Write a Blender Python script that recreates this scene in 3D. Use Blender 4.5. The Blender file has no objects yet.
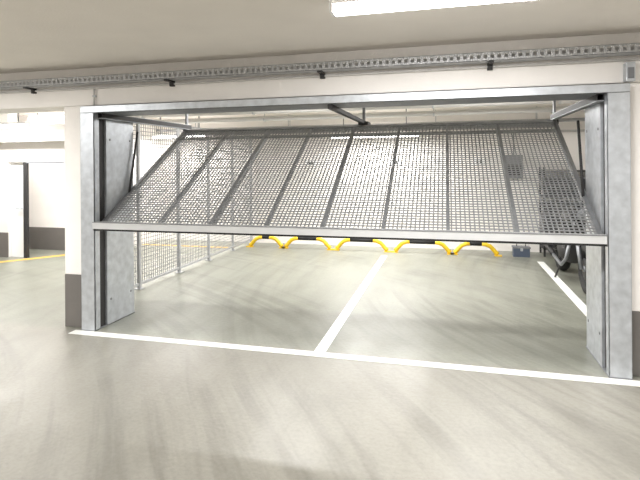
import bpy, math, random
from mathutils import Vector, Matrix
random.seed(4)
S = bpy.context.scene
try:
    S.view_settings.view_transform = 'Standard'
except Exception:
    pass

# ---------------------------------------------------------------- materials
def lin(c):
    return tuple(((x/255)/12.92 if x/255 <= .04045 else ((x/255+.055)/1.055)**2.4) for x in c)+(1,)

def mat(name, col, rough=.6, metal=0., var=.06, scale=6., bump=0., emit=0., spec=.5):
    m = bpy.data.materials.new(name); m.use_nodes = True
    n = m.node_tree.nodes; l = m.node_tree.links
    b = n['Principled BSDF']
    c = lin(col)
    tc = n.new('ShaderNodeTexCoord')
    no = n.new('ShaderNodeTexNoise'); no.inputs['Scale'].default_value = scale; no.inputs['Detail'].default_value = 4
    l.new(tc.outputs['Object'], no.inputs['Vector'])
    r = n.new('ShaderNodeValToRGB')
    r.color_ramp.elements[0].position = .3; r.color_ramp.elements[1].position = .7
    r.color_ramp.elements[0].color = tuple(x*(1-var) for x in c[:3])+(1,)
    r.color_ramp.elements[1].color = tuple(min(1, x*(1+var)) for x in c[:3])+(1,)
    l.new(no.outputs['Fac'], r.inputs['Fac']); l.new(r.outputs['Color'], b.inputs['Base Color'])
    b.inputs['Roughness'].default_value = rough; b.inputs['Metallic'].default_value = metal
    b.inputs['Specular IOR Level'].default_value = spec
    if bump:
        bp = n.new('ShaderNodeBump'); bp.inputs['Strength'].default_value = bump; bp.inputs['Distance'].default_value = .01
        n2 = n.new('ShaderNodeTexNoise'); n2.inputs['Scale'].default_value = 60
        l.new(tc.outputs['Object'], n2.inputs['Vector']); l.new(n2.outputs['Fac'], bp.inputs['Height'])
        l.new(bp.outputs['Normal'], b.inputs['Normal'])
    if emit:
        b.inputs['Emission Color'].default_value = c; b.inputs['Emission Strength'].default_value = emit
    return m

def floor_mat():
    m = bpy.data.materials.new('epoxy_floor'); m.use_nodes = True
    n = m.node_tree.nodes; l = m.node_tree.links; b = n['Principled BSDF']
    tc = n.new('ShaderNodeTexCoord')
    def noise(sc, loc, rot, det, rgh=.55, dist=0, src=None):
        mp = n.new('ShaderNodeMapping'); mp.inputs['Scale'].default_value = sc
        mp.inputs['Location'].default_value = loc; mp.inputs['Rotation'].default_value = (0, 0, rot)
        l.new(src if src is not None else tc.outputs['Object'], mp.inputs['Vector'])
        t = n.new('ShaderNodeTexNoise'); t.inputs['Scale'].default_value = 1; t.inputs['Detail'].default_value = det
        t.inputs['Roughness'].default_value = rgh; t.inputs['Distortion'].default_value = dist
        l.new(mp.outputs['Vector'], t.inputs['Vector']); return t.outputs['Fac']
    def ramp(f, a, bb, ca, cb):
        r = n.new('ShaderNodeValToRGB'); r.color_ramp.elements[0].position = a; r.color_ramp.elements[1].position = bb
        r.color_ramp.elements[0].color = ca; r.color_ramp.elements[1].color = cb
        l.new(f, r.inputs['Fac']); return r.outputs['Color']
    def mix(a, bb, f=None, t='MULTIPLY'):
        x = n.new('ShaderNodeMixRGB'); x.blend_type = t; x.inputs[0].default_value = 1
        if f is not None: l.new(f, x.inputs[0])
        l.new(a, x.inputs[1]); l.new(bb, x.inputs[2]); return x.outputs[0]
    def rng(src, a, bb):
        ms = n.new('ShaderNodeMapRange'); ms.inputs['From Min'].default_value = a; ms.inputs['From Max'].default_value = bb
        l.new(src, ms.inputs['Value']); return ms.outputs[0]
    def math_(op, a, bb):
        x = n.new('ShaderNodeMath'); x.operation = op
        for i, v in enumerate((a, bb)):
            if isinstance(v, (int, float)): x.inputs[i].default_value = v
            else: l.new(v, x.inputs[i])
        return x.outputs[0]
    W = (1, 1, 1, 1)
    big = noise((.6, .6, .6), (3, 1, 0), 0, 5, .6)
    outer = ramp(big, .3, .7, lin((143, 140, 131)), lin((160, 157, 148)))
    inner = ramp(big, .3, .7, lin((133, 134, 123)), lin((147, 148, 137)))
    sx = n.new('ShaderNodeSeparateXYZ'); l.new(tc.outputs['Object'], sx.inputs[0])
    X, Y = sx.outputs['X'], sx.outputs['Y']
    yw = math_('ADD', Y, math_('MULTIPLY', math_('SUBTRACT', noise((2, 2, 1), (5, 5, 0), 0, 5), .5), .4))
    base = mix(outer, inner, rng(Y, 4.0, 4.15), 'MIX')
    shade_band = math_('MULTIPLY', rng(yw, 4.15, 4.4), rng(yw, 5.22, 5.08))  # strip inside the gate: shadow under beam and leaf, painted into the floor colour
    shade_band = math_('MULTIPLY', shade_band, math_('MULTIPLY', rng(X, -3.9, -3.4), rng(X, 2.7, 2.5)))
    shade_tint = n.new('ShaderNodeRGB'); shade_tint.outputs[0].default_value = (.74, .74, .73, 1)
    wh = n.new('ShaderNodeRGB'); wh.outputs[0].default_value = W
    base = mix(base, mix(wh.outputs[0], shade_tint.outputs[0], shade_band, 'MIX'))
    def arcs(cx, cy, fr, off, lo, hi, dark):
        dx = math_('SUBTRACT', X, cx); dy = math_('SUBTRACT', Y, cy)
        r = math_('SQRT', math_('ADD', math_('MULTIPLY', dx, dx), math_('MULTIPLY', dy, dy)), 0)
        th = math_('ARCTAN2', dy, dx)
        cb = n.new('ShaderNodeCombineXYZ'); l.new(r, cb.inputs[0]); l.new(th, cb.inputs[1])
        f = noise((fr, 1.6, 1), (off, 0, 0), 0, 4, .55, .2, cb.outputs[0])
        patch = rng(noise((.5, .5, 1), (off, 3, 0), 0, 3), .4, .56)
        s = ramp(f, lo, hi, (dark, dark, dark*.995, 1), W)
        return mix(wh.outputs[0], s, patch, 'MIX')
    a1 = arcs(-7.5, -1.5, 6.5, 2, .38, .52, .8)
    a2 = arcs(4.5, 7.5, 7.5, 9, .36, .5, .82)
    streak = ramp(noise((4, .5, 1), (0, 0, 0), .12, 3, .5, .5), .38, .55, (.95, .95, .945, 1), W)
    blot = ramp(noise((1.6, 1.6, 1), (4, 8, 0), 0, 7, .65), .36, .54, (.95, .95, .945, 1), W)
    speck = ramp(noise((38, 38, 38), (0, 0, 0), 0, 3), .3, .6, (.9, .9, .9, 1), W)
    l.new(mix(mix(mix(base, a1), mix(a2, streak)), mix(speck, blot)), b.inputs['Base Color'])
    rr = n.new('ShaderNodeMapRange'); rr.inputs['From Min'].default_value = .3; rr.inputs['From Max'].default_value = .7
    rr.inputs['To Min'].default_value = .3; rr.inputs['To Max'].default_value = .44
    l.new(noise((2.6, .8, 1), (1, 1, 0), -.7, 4, .5), rr.inputs['Value'])
    l.new(rr.outputs[0], b.inputs['Roughness'])
    b.inputs['Specular IOR Level'].default_value = .4
    bp = n.new('ShaderNodeBump'); bp.inputs['Strength'].default_value = .2; bp.inputs['Distance'].default_value = .01
    l.new(noise((22, 22, 22), (0, 0, 0), 0, 4), bp.inputs['Height']); l.new(bp.outputs['Normal'], b.inputs['Normal'])
    return m

WALL = mat('white_plaster', (245, 241, 237), .8, var=.02, bump=.15)
CEIL = mat('painted_concrete_ceiling', (240, 234, 227), .85, var=.03, scale=2, bump=.2)
BASE = mat('dark_grey_base_paint', (112, 108, 104), .6, var=.05)
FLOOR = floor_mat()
LINE = mat('white_line_paint', (246, 246, 242), .5, var=.04, scale=14)
YLINE = mat('yellow_line_paint', (236, 184, 84), .5, var=.08)
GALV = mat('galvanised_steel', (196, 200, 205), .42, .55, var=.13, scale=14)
GALVD = mat('galvanised_steel_dark', (138, 140, 143), .5, .5, var=.12, scale=14)  # darker galvanised steel for rails, ribs and rods
TRAY = mat('galvanised_tray', (178, 179, 181), .5, .3, var=.08, scale=14)
MESHM = mat('galvanised_mesh', (146, 147, 148), .5, .3, var=.06)
ALU = mat('aluminium_profile', (214, 215, 216), .4, .35, var=.04)
RUB = mat('black_rubber', (28, 28, 28), .7, var=.1)
DARK = mat('dark_gap_metal', (58, 57, 57), .6, .3)
YEL = mat('yellow_paint', (240, 200, 40), .4, var=.05)
GREYB = mat('grey_plastic', (120, 122, 126), .5)
BLUEB = mat('blue_grey_plastic', (84, 94, 112), .5)
WPL = mat('white_plastic', (245, 245, 245), .4, var=.01)
TUBE = mat('lamp_diffuser', (255, 253, 250), .4, emit=12)
PIPE = mat('grey_pipe', (205, 203, 200), .5, var=.03)
BLKP = mat('black_gloss_paint', (18, 18, 20), .25)
RED = mat('red_lens', (150, 20, 16), .3)
BOXD = mat('dark_storage_plastic', (48, 48, 52), .5)

# ---------------------------------------------------------------- mesh builder
class B:
    def __init__(s, xf=None): s.v = []; s.f = []; s.m = []; s.mats = []; s.xf = xf; s.sm = []
    def mi(s, m):
        if m not in s.mats: s.mats.append(m)
        return s.mats.index(m)
    def add(s, vs, fs, m, smooth=False):
        o = len(s.v); i = s.mi(m)
        for p in vs:
            p = Vector(p)
            s.v.append(tuple(s.xf @ p) if s.xf else tuple(p))
        for f in fs: s.f.append([o+k for k in f]); s.m.append(i); s.sm.append(smooth)
    def box(s, a, b, m):
        (x0, y0, z0), (x1, y1, z1) = a, b
        s.add([(x0,y0,z0),(x1,y0,z0),(x1,y1,z0),(x0,y1,z0),(x0,y0,z1),(x1,y0,z1),(x1,y1,z1),(x0,y1,z1)],
              [(0,3,2,1),(4,5,6,7),(0,1,5,4),(1,2,6,5),(2,3,7,6),(3,0,4,7)], m)
    def tube(s, pts, r, m, n=10, closed=False):
        pts = [Vector(p) for p in pts]; N = len(pts); vs = []; fs = []
        rs = r if isinstance(r, (list, tuple)) else [r]*N
        up = None
        for i, p in enumerate(pts):
            if closed: t = pts[(i+1) % N]-pts[i-1]
            else: t = pts[min(i+1, N-1)]-pts[max(i-1, 0)]
            t.normalize()
            if up is None:
                up = Vector((0, 0, 1)) if abs(t.z) < .9 else Vector((1, 0, 0))
            a = t.cross(up)
            if a.length < 1e-4: a = t.orthogonal()
            a.normalize(); c = a.cross(t); up = c
            for k in range(n):
                q = 2*math.pi*k/n
                vs.append(p+rs[i]*(math.cos(q)*a+math.sin(q)*c))
        for i in range(N if closed else N-1):
            j = (i+1) % N
            for k in range(n):
                fs.append((i*n+k, i*n+(k+1) % n, j*n+(k+1) % n, j*n+k))
        if not closed:
            fs.append(tuple(range(n))[::-1]); fs.append(tuple((N-1)*n+k for k in range(n)))
        s.add(vs, fs, m, True)
    def ell(s, c, r, m, nu=16, nv=10, rot=None):
        vs = []; fs = []; c = Vector(c)
        for i in range(nv+1):
            th = math.pi*i/nv
            for k in range(nu):
                ph = 2*math.pi*k/nu
                p = Vector((r[0]*math.sin(th)*math.cos(ph), r[1]*math.sin(th)*math.sin(ph), r[2]*math.cos(th)))
                if rot: p = rot @ p
                vs.append(c+p)
        for i in range(nv):
            for k in range(nu):
                fs.append((i*nu+k, (i+1)*nu+k, (i+1)*nu+(k+1) % nu, i*nu+(k+1) % nu))
        s.add(vs, fs, m, True)
    def obj(s, name, bevel=0., parent=None):
        me = bpy.data.meshes.new(name); me.from_pydata(s.v, [], s.f)
        for m in s.mats: me.materials.append(m)
        me.polygons.foreach_set('material_index', s.m); me.polygons.foreach_set('use_smooth', s.sm)
        me.update()
        o = bpy.data.objects.new(name, me); S.collection.objects.link(o)
        if parent: o.parent = parent
        if bevel:
            md = o.modifiers.new('bevel', 'BEVEL'); md.width = bevel; md.segments = 2; md.limit_method = 'ANGLE'
        return o

def boxobj(name, a, b, m, bevel=0.):
    q = B(); q.box(a, b, m); return q.obj(name, bevel)

CZ = 2.55
# ---------------------------------------------------------------- room shell
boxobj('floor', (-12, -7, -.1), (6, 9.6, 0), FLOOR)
boxobj('ceiling', (-12, -7, CZ), (6, 9.6, CZ+.15), CEIL)
boxobj('wall_back', (-12, 9.4, 0), (6, 9.6, CZ), WALL)
boxobj('wall_left', (-12.2, -7, 0), (-12, 9.6, CZ), WALL)
boxobj('wall_right', (6, -7, 0), (6.2, 9.6, CZ), WALL)
boxobj('wall_front', (-12, -7.2, 0), (6, -7, CZ), WALL)
boxobj('wall_garage_side', (2.7, 4.5, 0), (2.85, 9.4, CZ), WALL)
boxobj('trim_ceiling_beam', (-12, 4.13, 2.18), (6, 4.5, CZ), WALL, .008)
def column(name, x0, x1, y0, y1, top, bh=.5):
    q = B(); q.box((x0, y0, bh), (x1, y1, top), WALL); q.box((x0-.003, y0-.003, 0), (x1+.003, y1+.003, bh), BASE)
    return q.obj(name, .006)
column('concrete_column', -3.68, -3.46, 4.12, 4.5, 2.178, .52)
column('concrete_column', 1.305, 2.7, 4.14, 4.5, 2.178, .48)
boxobj('wall_corridor', (-12, 7.0, 0), (-7.42, 7.2, CZ), WALL)
boxobj('baseboard_corridor', (-12, 6.985, 0), (-7.42, 7.0, .43), BASE)
q = B()
q.box((-7.42, 7.06, 0), (-7.10, 7.11, 1.66), WPL)
q.box((-7.10, 7.0, 0), (-7.03, 7.05, 1.66), DARK)
q.box((-7.03, 7.0, 1.635), (-5.8, 7.05, 1.66), GREYB)
q.tube([(-7.18, 7.06, .85), (-7.18, 7.02, .85), (-7.28, 7.02, .85)], .012, GALV)
q.obj('door_1')
boxobj('wall_door_header', (-7.42, 7.0, 1.66), (-5.75, 7.1, 2.3), WALL)
boxobj('wall_corridor_end', (-12, 7.8, 0), (-5.95, 8.0, CZ), WALL)
boxobj('baseboard_corridor_end', (-12, 7.785, 0), (-5.95, 7.8, .42), BASE)
boxobj('wall_corridor_return', (-6.1, 8.0, 0), (-5.95, 9.4, CZ), WALL)
boxobj('trim_corridor_beam', (-12, 6.8, 2.0), (-5.2, 7.0, 2.16), WALL)

# ---------------------------------------------------------------- floor paint
def strip(name, p0, p1, w, m):
    p0 = Vector(p0+(0,)); p1 = Vector(p1+(0,)); t = (p1-p0).normalized(); s = Vector((-t.y, t.x, 0))*w/2
    q = B(); z0 = Vector((0, 0, .0005)); z1 = Vector((0, 0, .003))
    c = [p0-s, p1-s, p1+s, p0+s]
    q.add([x+z0 for x in c]+[x+z1 for x in c], [(3,2,1,0),(4,5,6,7),(0,1,5,4),(1,2,6,5),(2,3,7,6),(3,0,4,7)], m)
    return q.obj(name)
strip('floor_marking_line', (-3.5, 4.0), (2.6, 4.0), .1, LINE)
strip('floor_marking_line', (-1.06, 4.06), (-1.06, 8.5), .1, LINE)
strip('floor_marking_line', (1.42, 4.55), (1.42, 8.5), .1, LINE)
strip('floor_marking_line', (-7.9, 5.7), (-6.5, 7.5), .13, YLINE)
strip('floor_marking_line', (-5.9, 8.7), (-3.95, 8.7), .09, YLINE)

# ---------------------------------------------------------------- gate: frame
GATE = bpy.data.objects.new('up_and_over_garage_gate', None); S.collection.objects.link(GATE)
PXL, PXR, PW = -3.29, 1.145, .15
q = B()
for sx, xi, xo in ((1, PXL, PXL-PW), (-1, PXR, PXR+PW)):
    a, b = min(xi, xo), max(xi, xo)
    q.box((a, 4.06, 0), (b, 4.075, 2.1), GALV)
    q.box((xi-.004 if sx > 0 else xi, 4.06, 0), (xi if sx > 0 else xi+.004, 4.14, 2.1), GALV)
    q.box((xo if sx > 0 else xo-.004, 4.06, 0), (xo+.004 if sx > 0 else xo, 4.12, 2.1), GALV)
    q.box((a+.02, 4.12, .01), (b-.02, 4.24, 2.09), DARK)
    q.box((a, 4.245, 0), (b, 4.68, 2.08), GALV)
    for z in (.25, 1.05, 1.85):
        q.tube([(xi-.004, 4.3, z), (xi+.004, 4.3, z)], .012, GALVD)
        q.tube([(xi-.004, 4.62, z), (xi+.004, 4.62, z)], .012, GALVD)
    q.box((a-.005, 4.05, 0), (b+.0, 4.7, .008), GALVD)
    rx = xi+sx*.03
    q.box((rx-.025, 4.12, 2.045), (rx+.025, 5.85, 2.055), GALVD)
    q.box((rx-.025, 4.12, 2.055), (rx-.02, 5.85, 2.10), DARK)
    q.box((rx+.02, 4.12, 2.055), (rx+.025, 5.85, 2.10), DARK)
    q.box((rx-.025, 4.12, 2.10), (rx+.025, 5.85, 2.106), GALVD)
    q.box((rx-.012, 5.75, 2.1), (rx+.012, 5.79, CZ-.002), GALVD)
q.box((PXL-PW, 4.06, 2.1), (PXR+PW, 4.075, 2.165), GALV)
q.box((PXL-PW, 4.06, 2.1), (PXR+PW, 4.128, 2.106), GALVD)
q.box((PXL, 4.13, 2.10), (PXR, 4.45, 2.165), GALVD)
q.box((-.985, 4.1, 2.06), (-.945, 5.95, 2.1), DARK)
q.box((-.98, 5.86, 2.1), (-.95, 5.9, CZ-.002), GALVD)
q.box((-1.02, 5.78, 1.97), (-.90, 5.98, 2.085), DARK)
q.obj('frame', .0015, GATE)

# ---------------------------------------------------------------- gate: tilting leaf
bot = Vector((0, 4.09, 1.0)); top = Vector((0, 5.75, 2.03))
L = (top-bot).length; vdir = (top-bot).normalized(); nrm = Vector((1, 0, 0)).cross(vdir).normalized()
xf = Matrix(((1, 0, 0, 0), (0, vdir.y, nrm.y, bot.y), (0, vdir.z, nrm.z, bot.z), (0, 0, 0, 1)))
q = B(xf)
x0, x1 = -3.275, 1.13
P = .037
n = int((x1-x0)/P)
for i in range(1, n+1):
    x = x0+i*(x1-x0)/(n+1)
    q.box((x-.0055, .04, -.004), (x+.0055, L-.02, .001), MESHM)
n = int(L/P)
for i in range(1, n+1):
    y = i*L/(n+1)
    q.box((x0+.01, y-.0055, .0), (x1-.01, y+.0055, .005), MESHM)
for x in (-2.65, -2.11, -1.58, -1.055, -.53, 0, .53):
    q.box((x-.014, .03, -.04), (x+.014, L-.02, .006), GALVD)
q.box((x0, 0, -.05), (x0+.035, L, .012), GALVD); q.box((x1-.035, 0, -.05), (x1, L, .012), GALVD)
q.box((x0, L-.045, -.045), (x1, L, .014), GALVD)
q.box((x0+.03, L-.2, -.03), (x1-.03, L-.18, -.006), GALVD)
q.xf = None
q.box((x0-.03, 4.055, .985), (x1+.005, 4.115, 1.05), ALU)
q.box((x0-.03, 4.06, .968), (x1+.005, 4.11, .985), RUB)
q.box((x0-.03, 4.05, 1.045), (x1+.005, 4.056, 1.053), GALVD)
for x in (x0, x1):
    s = -1 if x < -1 else 1
    q.tube([(x, 5.76, 2.02), (x+s*.02, 5.76, 2.02)], .028, RUB)
for x in (x0+.012, x1-.03):
    q.tube([(x, 4.55, 1.22), (x, 4.72, 1.95)], .012, DARK, 8)
q.obj('mesh_leaf', 0, GATE)

# ---------------------------------------------------------------- side fence
q = B(); fx = -3.85; y0, y1 = 4.6, 9.36; zt = 2.15
y = y0
while y < y1:
    q.box((fx-.002, y-.004, .06), (fx+.002, y+.004, zt), MESHM); y += .05
z = .08
while z < zt:
    q.box((fx-.004, y0, z-.004), (fx-.0005, y1, z+.004), MESHM); z += .05
for y in (4.6, 5.58, 6.56, 7.5, 8.45, 9.34):
    q.box((fx-.02, y-.02, 0), (fx+.02, y+.02, zt+.03), TRAY)
    q.box((fx-.05, y-.05, 0), (fx+.05, min(y+.05, 9.395), .008), TRAY)
q.box((fx-.015, y0, .05), (fx+.015, y1, .08), TRAY); q.box((fx-.015, y0, zt), (fx+.015, y1, zt+.03), TRAY)
q.obj('mesh_partition_fence')

# ---------------------------------------------------------------- cable tray
q = B(); ty0, ty1 = 3.98, 4.09; tz0, tz1 = 2.372, 2.438; tx0, tx1 = -11.9, 5.9
q.box((tx0, ty0, tz0), (tx1, ty0+.003, tz0+.018), TRAY)
q.box((tx0, ty0, tz1-.016), (tx1, ty0+.003, tz1), TRAY)
q.box((tx0, ty0, tz1-.003), (tx1, ty0+.012, tz1), TRAY)
x = tx0
while x < tx1-.03:
    q.box((x, ty0+.0003, tz0+.016), (x+.024, ty0+.0027, tz1-.014), TRAY); x += .05
q.box((tx0, ty0, tz0), (tx1, ty1, tz0+.003), TRAY)
q.box((tx0, ty1-.003, tz0), (tx1, ty1, tz1), TRAY)
for k, (yy, zz) in enumerate(((4.01, 2.388), (4.035, 2.389), (4.06, 2.387))):
    q.tube([(tx0, yy, zz), (tx1, yy, zz)], .01, (GREYB, GREYB, PIPE)[k], 8)
q.tube([(tx0, 4.112, 2.345), (tx1, 4.112, 2.345)], .009, PIPE, 8)
q.tube([(-3.32, 4.11, 2.34), (-3.32, 4.11, 2.17)], .008, PIPE)
q.box((-3.335, 4.105, 2.26), (-3.305, 4.128, 2.275), GALV)
for x in (-8.1, -6.2, -4.03, -2.47, -1.03, .33, 2.2, 4):
    q.box((x-.02, ty0+.02, tz0-.014), (x+.02, 4.128, tz0), DARK)
    q.box((x-.02, 4.095, tz0-.05), (x+.02, 4.128, tz0), DARK)
q.obj('cable_tray')
q = B(); q.box((1.27, 4.06, 2.18), (1.33, 4.128, 2.32), GALV); q.box((1.28, 4.05, 2.2), (1.32, 4.06, 2.28), GREYB)
q.obj('gate_control_box', .003)

# ---------------------------------------------------------------- lamps
def lamp(cx, cy, z, ln, power):
    q = B(); h = ln/2
    def bx(a0, a1, b0, b1, z0, z1, m): q.box((cx+a0, cy+b0, z0), (cx+a1, cy+b1, z1), m)
    bx(-h, h, -.05, .05, z+.02, z+.055, WPL)
    bx(-h+.02, h-.02, -.05, .05, z-.025, z+.02, TUBE)
    bx(-h, -h+.02, -.052, .052, z-.027, z+.02, WPL); bx(h-.02, h, -.052, .052, z-.027, z+.02, WPL)
    if z+.06 < CZ-.03:
        for a in (-h*.7, h*.7): bx(a-.008, a+.008, -.008, .008, z+.055, CZ-.002, GALVD)
    o = q.obj('fluorescent_lamp', .002)
    ld = bpy.data.lights.new('lamp_light', 'AREA'); ld.shape = 'RECTANGLE'; ld.size = ln; ld.size_y = .1
    ld.energy = power*1.32; ld.color = (1, .995, .985)
    lo = bpy.data.objects.new('lamp_light', ld); S.collection.objects.link(lo)
    lo.location = (cx, cy, z-.035); lo.parent = o
    return o
lamp(.0, 2.81, 2.49, 1.3, 52)
lamp(-4.6, 2.2, 2.49, 1.3, 65)  # first of three lamps out of view, added for ambient light
lamp(-8.3, 2.9, 2.49, 1.3, 65)
lamp(3.6, 2.2, 2.49, 1.3, 55)
for x in (-6.5, -2.3, 1.9): lamp(x, -1.6, 2.49, 1.3, 62)  # unseen lamp row behind the camera, added for ambient light
for x in (-4.5, 0.5): lamp(x, -5, 2.49, 1.3, 55)  # second unseen row, likewise added for ambient light
lamp(-7.1, 6.5, 2.24, 1.2, 30)
lamp(-6.8, 7.45, 2.45, 1.2, 20)  # hidden lamp added to lighten the wall behind the doorway
lamp(-1.25, 8.75, 2.07, 1.6, 55)
lamp(-5.1, 8.75, 2.14, 1.2, 45)
lamp(-2.2, 6.6, 2.49, 1.3, 50)
lamp(.6, 6.6, 2.49, 1.3, 50)
lamp(-5.0, 6.0, 2.49, 1.2, 45)

# ---------------------------------------------------------------- ceiling pipes inside
for yy, zz, r, m in ((7.4, 2.42, .03, PIPE), (7.9, 2.36, .04, PIPE), (9.2, 2.3, .03, TRAY), (9.3, 2.12, .02, PIPE)):
    q = B(); q.tube([(-5.9, yy, zz), (2.65, yy, zz)], r, m, 12)
    for x in (-5, -3, -.2, 1.5):
        q.box((x-.012, yy-r-.006, zz-r-.006), (x+.012, yy+r+.006, zz), TRAY); q.box((x-.005, yy-.005, zz), (x+.005, yy+.005, CZ-.002), TRAY)
    q.obj('ceiling_pipe')

# ---------------------------------------------------------------- wheel stops
def hoop(cx, y, w=.84, h=.225):
    q = B(); r = .036
    hw = w/2
    left = [(-hw-.08, .03), (-hw-.045, .055), (-hw+.0, .11), (-hw+.05, .16), (-hw+.12, .188), (-hw+.18, h-.03)]
    L_ = [(cx+a, y, b) for a, b in left]; R_ = [(cx-a, y, b) for a, b in left]
    q.tube(L_, r, YEL, 12); q.tube(R_, r, YEL, 12)
    q.tube([L_[-1], R_[-1]], r*.98, RUB, 12)
    for s in (L_[0], R_[0]): q.box((s[0]-.06, y-.05, 0), (s[0]+.06, y+.05, .015), YEL)
    return q.obj('wheel_stop_hoop')
for cx, w_ in ((-3.36, .5), (-2.54, .72), (-1.52, .78), (-.44, .8), (.46, .56)): hoop(cx, 8.88, w_)
boxobj('baseboard_bumper', (-3.8, 9.385, .2), (2.65, 9.4, .225), RUB)

# ---------------------------------------------------------------- wall signs, electrical box
for x in (-2.6, -.96, .56):
    q = B(); q.box((x-.11, 9.385, 1.55), (x+.11, 9.398, 1.66), WPL); q.box((x-.05, 9.383, 1.58), (x-.02, 9.385, 1.63), DARK); q.box((x+.01, 9.383, 1.58), (x+.04, 9.385, 1.63), DARK)
    q.obj('parking_bay_sign')
q = B(); q.box((1.0, 9.28, 1.3), (1.28, 9.398, 1.72), GREYB); q.box((1.03, 9.27, 1.34), (1.25, 9.28, 1.55), DARK)
q.tube([(1.14, 9.37, 1.72), (1.14, 9.37, 2.1)], .012, GREYB); q.obj('electrical_box', .006)

# storage shelf with dark crates
q = B(); sx0, sx1, sy0, sy1 = 1.55, 2.5, 8.95, 9.36
for x in (sx0, sx1-.03):
    for y in (sy0, sy1-.03): q.box((x, y, 0), (x+.03, y+.03, 1.5), DARK)
for z in (.12, .55, .98, 1.42): q.box((sx0, sy0, z), (sx1, sy1, z+.025), DARK)
for z, h in ((.145, .3), (.575, .28), (1.005, .3)):
    for k in range(2):
        a = sx0+.05+k*.43
        q.box((a, sy0+.03, z), (a+.38, sy1-.04, z+h), BOXD); q.box((a-.01, sy0+.02, z+h), (a+.39, sy1-.035, z+h+.025), (BLKP, GREYB)[k])
q.obj('storage_shelf', .003)

q = B(); q.box((1.06, 8.85, 0), (1.32, 9.0, .14), BLUEB); q.box((1.05, 8.84, .14), (1.33, 9.01, .17), GREYB)
q.tube([(1.12, 8.925, .17), (1.12, 8.925, .22), (1.26, 8.925, .22), (1.26, 8.925, .17)], .01, RUB, 8)
q.box((1.17, 8.833, .1), (1.21, 8.85, .15), GALV); q.obj('toolbox', .006)

# ---------------------------------------------------------------- motorcycle
q = B(); mx = 1.62
def circ(cy, cz, r, n=32): return [(mx, cy+r*math.cos(2*math.pi*k/n), cz+r*math.sin(2*math.pi*k/n)) for k in range(n)]
fy, ry = 6.5, 7.9
for cy, tr in ((fy, .06), (ry, .075)):
    q.tube(circ(cy, .31, .31-tr), tr, RUB, 12, True)
    q.tube(circ(cy, .31, .225), .014, DARK, 8, True)
    q.tube([(mx-.06, cy, .31), (mx+.06, cy, .31)], .035, GALVD, 12)
    for k in range(10):
        a = 2*math.pi*k/10
        q.tube([(mx, cy, .31), (mx, cy+.225*math.cos(a), .31+.225*math.sin(a))], .009, BLKP, 6)
    q.tube([(mx-.045, cy, .31), (mx-.04, cy, .31)], .13, DARK, 20)
hd = (fy+.42, .95)
for s in (-.08, .08):
    q.tube([(mx+s, fy, .31), (mx+s, fy+.2, .62)], .024, GALVD); q.tube([(mx+s, fy+.18, .6), (mx+s, hd[0], hd[1])], .03, BLKP)
q.tube([(mx, hd[0], 1.0), (mx, hd[0]+.1, .72), (mx, fy+.75, .45), (mx, ry-.35, .42), (mx, ry-.15, .75), (mx, hd[0]+.08, .85)], .024, BLKP)
for s in (-.11, .11): q.tube([(mx+s, ry, .31), (mx+s, ry-.45, .42)], .022, BLKP)
q.ell((mx, fy+.68, .86), (.15, .3, .15), BLKP)
q.ell((mx, ry-.3, .82), (.15, .34, .08), RUB); q.ell((mx, ry+.05, .88), (.11, .24, .07), RUB)
q.ell((mx, ry+.22, .8), (.09, .22, .07), BLKP); q.ell((mx, ry+.42, .8), (.06, .03, .035), RED)
for t in (-.06, 0, .06): q.box((mx-.14, fy+.56+t*1.2, .46+abs(t)), (mx+.14, fy+.6+t*1.2, .7), DARK)
q.ell((mx, fy+.78, .42), (.19, .24, .19), DARK)
q.ell((mx, fy+1.0, .62), (.15, .26, .16), BLKP)
q.tube([(mx-.1, fy+.5, .55), (mx-.16, fy+.42, .35), (mx-.16, fy+.7, .22), (mx-.17, ry-.2, .28)], .022, GALVD)
q.tube([(mx-.17, ry-.25, .28), (mx-.19, ry+.2, .38)], [.035, .05], DARK, 14)
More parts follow.
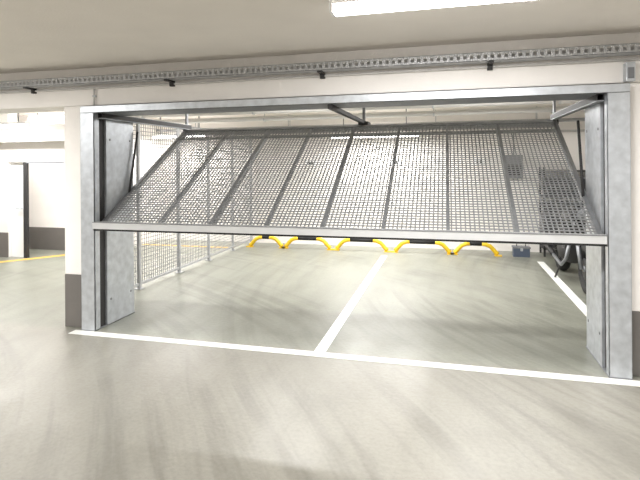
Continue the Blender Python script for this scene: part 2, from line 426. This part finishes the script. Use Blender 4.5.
q.tube([(mx-.36, hd[0]+.15, 1.06), (mx-.2, hd[0]+.04, 1.08), (mx, hd[0], 1.02), (mx+.2, hd[0]+.04, 1.08), (mx+.36, hd[0]+.15, 1.06)], .014, BLKP)
for s in (-1, 1):
    q.tube([(mx+s*.26, hd[0]+.08, 1.07), (mx+s*.38, hd[0]+.16, 1.055)], .02, RUB)
    q.tube([(mx+s*.25, hd[0]+.05, 1.07), (mx+s*.3, hd[0], 1.22)], .006, BLKP, 6); q.ell((mx+s*.3, hd[0], 1.24), (.06, .015, .035), BLKP)
for s in (-1, 1):
    x_a, x_b = sorted((mx+s*.13, mx+s*.27)); q.box((x_a, ry-.15, .45), (x_b, ry+.25, .8), BOXD)
q.ell((mx, hd[0]-.14, .93), (.09, .08, .09), BLKP); q.ell((mx, hd[0]-.19, .93), (.075, .045, .075), GREYB)
fpts = [(mx, fy+.36*math.cos(a), .31+.36*math.sin(a)) for a in [math.radians(d) for d in range(30, 151, 12)]]
for i in range(len(fpts)-1):
    a, b = fpts[i], fpts[i+1]
    q.add([(mx-.06,)+a[1:], (mx+.06,)+a[1:], (mx+.06,)+b[1:], (mx-.06,)+b[1:]], [(0,1,2,3)], BLKP)
q.tube([(mx-.1, fy+.85, .3), (mx-.2, fy+.9, .0)], .012, DARK)
q.obj('motorcycle')

# ---------------------------------------------------------------- world and camera
w = bpy.data.worlds.new('world'); S.world = w; w.use_nodes = True
w.node_tree.nodes['Background'].inputs[0].default_value = (1, .99, .98, 1)
w.node_tree.nodes['Background'].inputs[1].default_value = .3

cd = bpy.data.cameras.new('camera'); cam = bpy.data.objects.new('camera', cd); S.collection.objects.link(cam)
cd.sensor_width = 36; cd.lens = 495/640*36; cd.shift_y = -77/640; cd.clip_start = .05
cam.matrix_world = Matrix.Translation((0, 0, 1.6)) @ Matrix.Rotation(math.radians(14.44), 4, 'Z') @ Matrix.Rotation(math.radians(90), 4, 'X') @ Matrix.Rotation(math.radians(-.45), 4, 'Z')
S.camera = cam
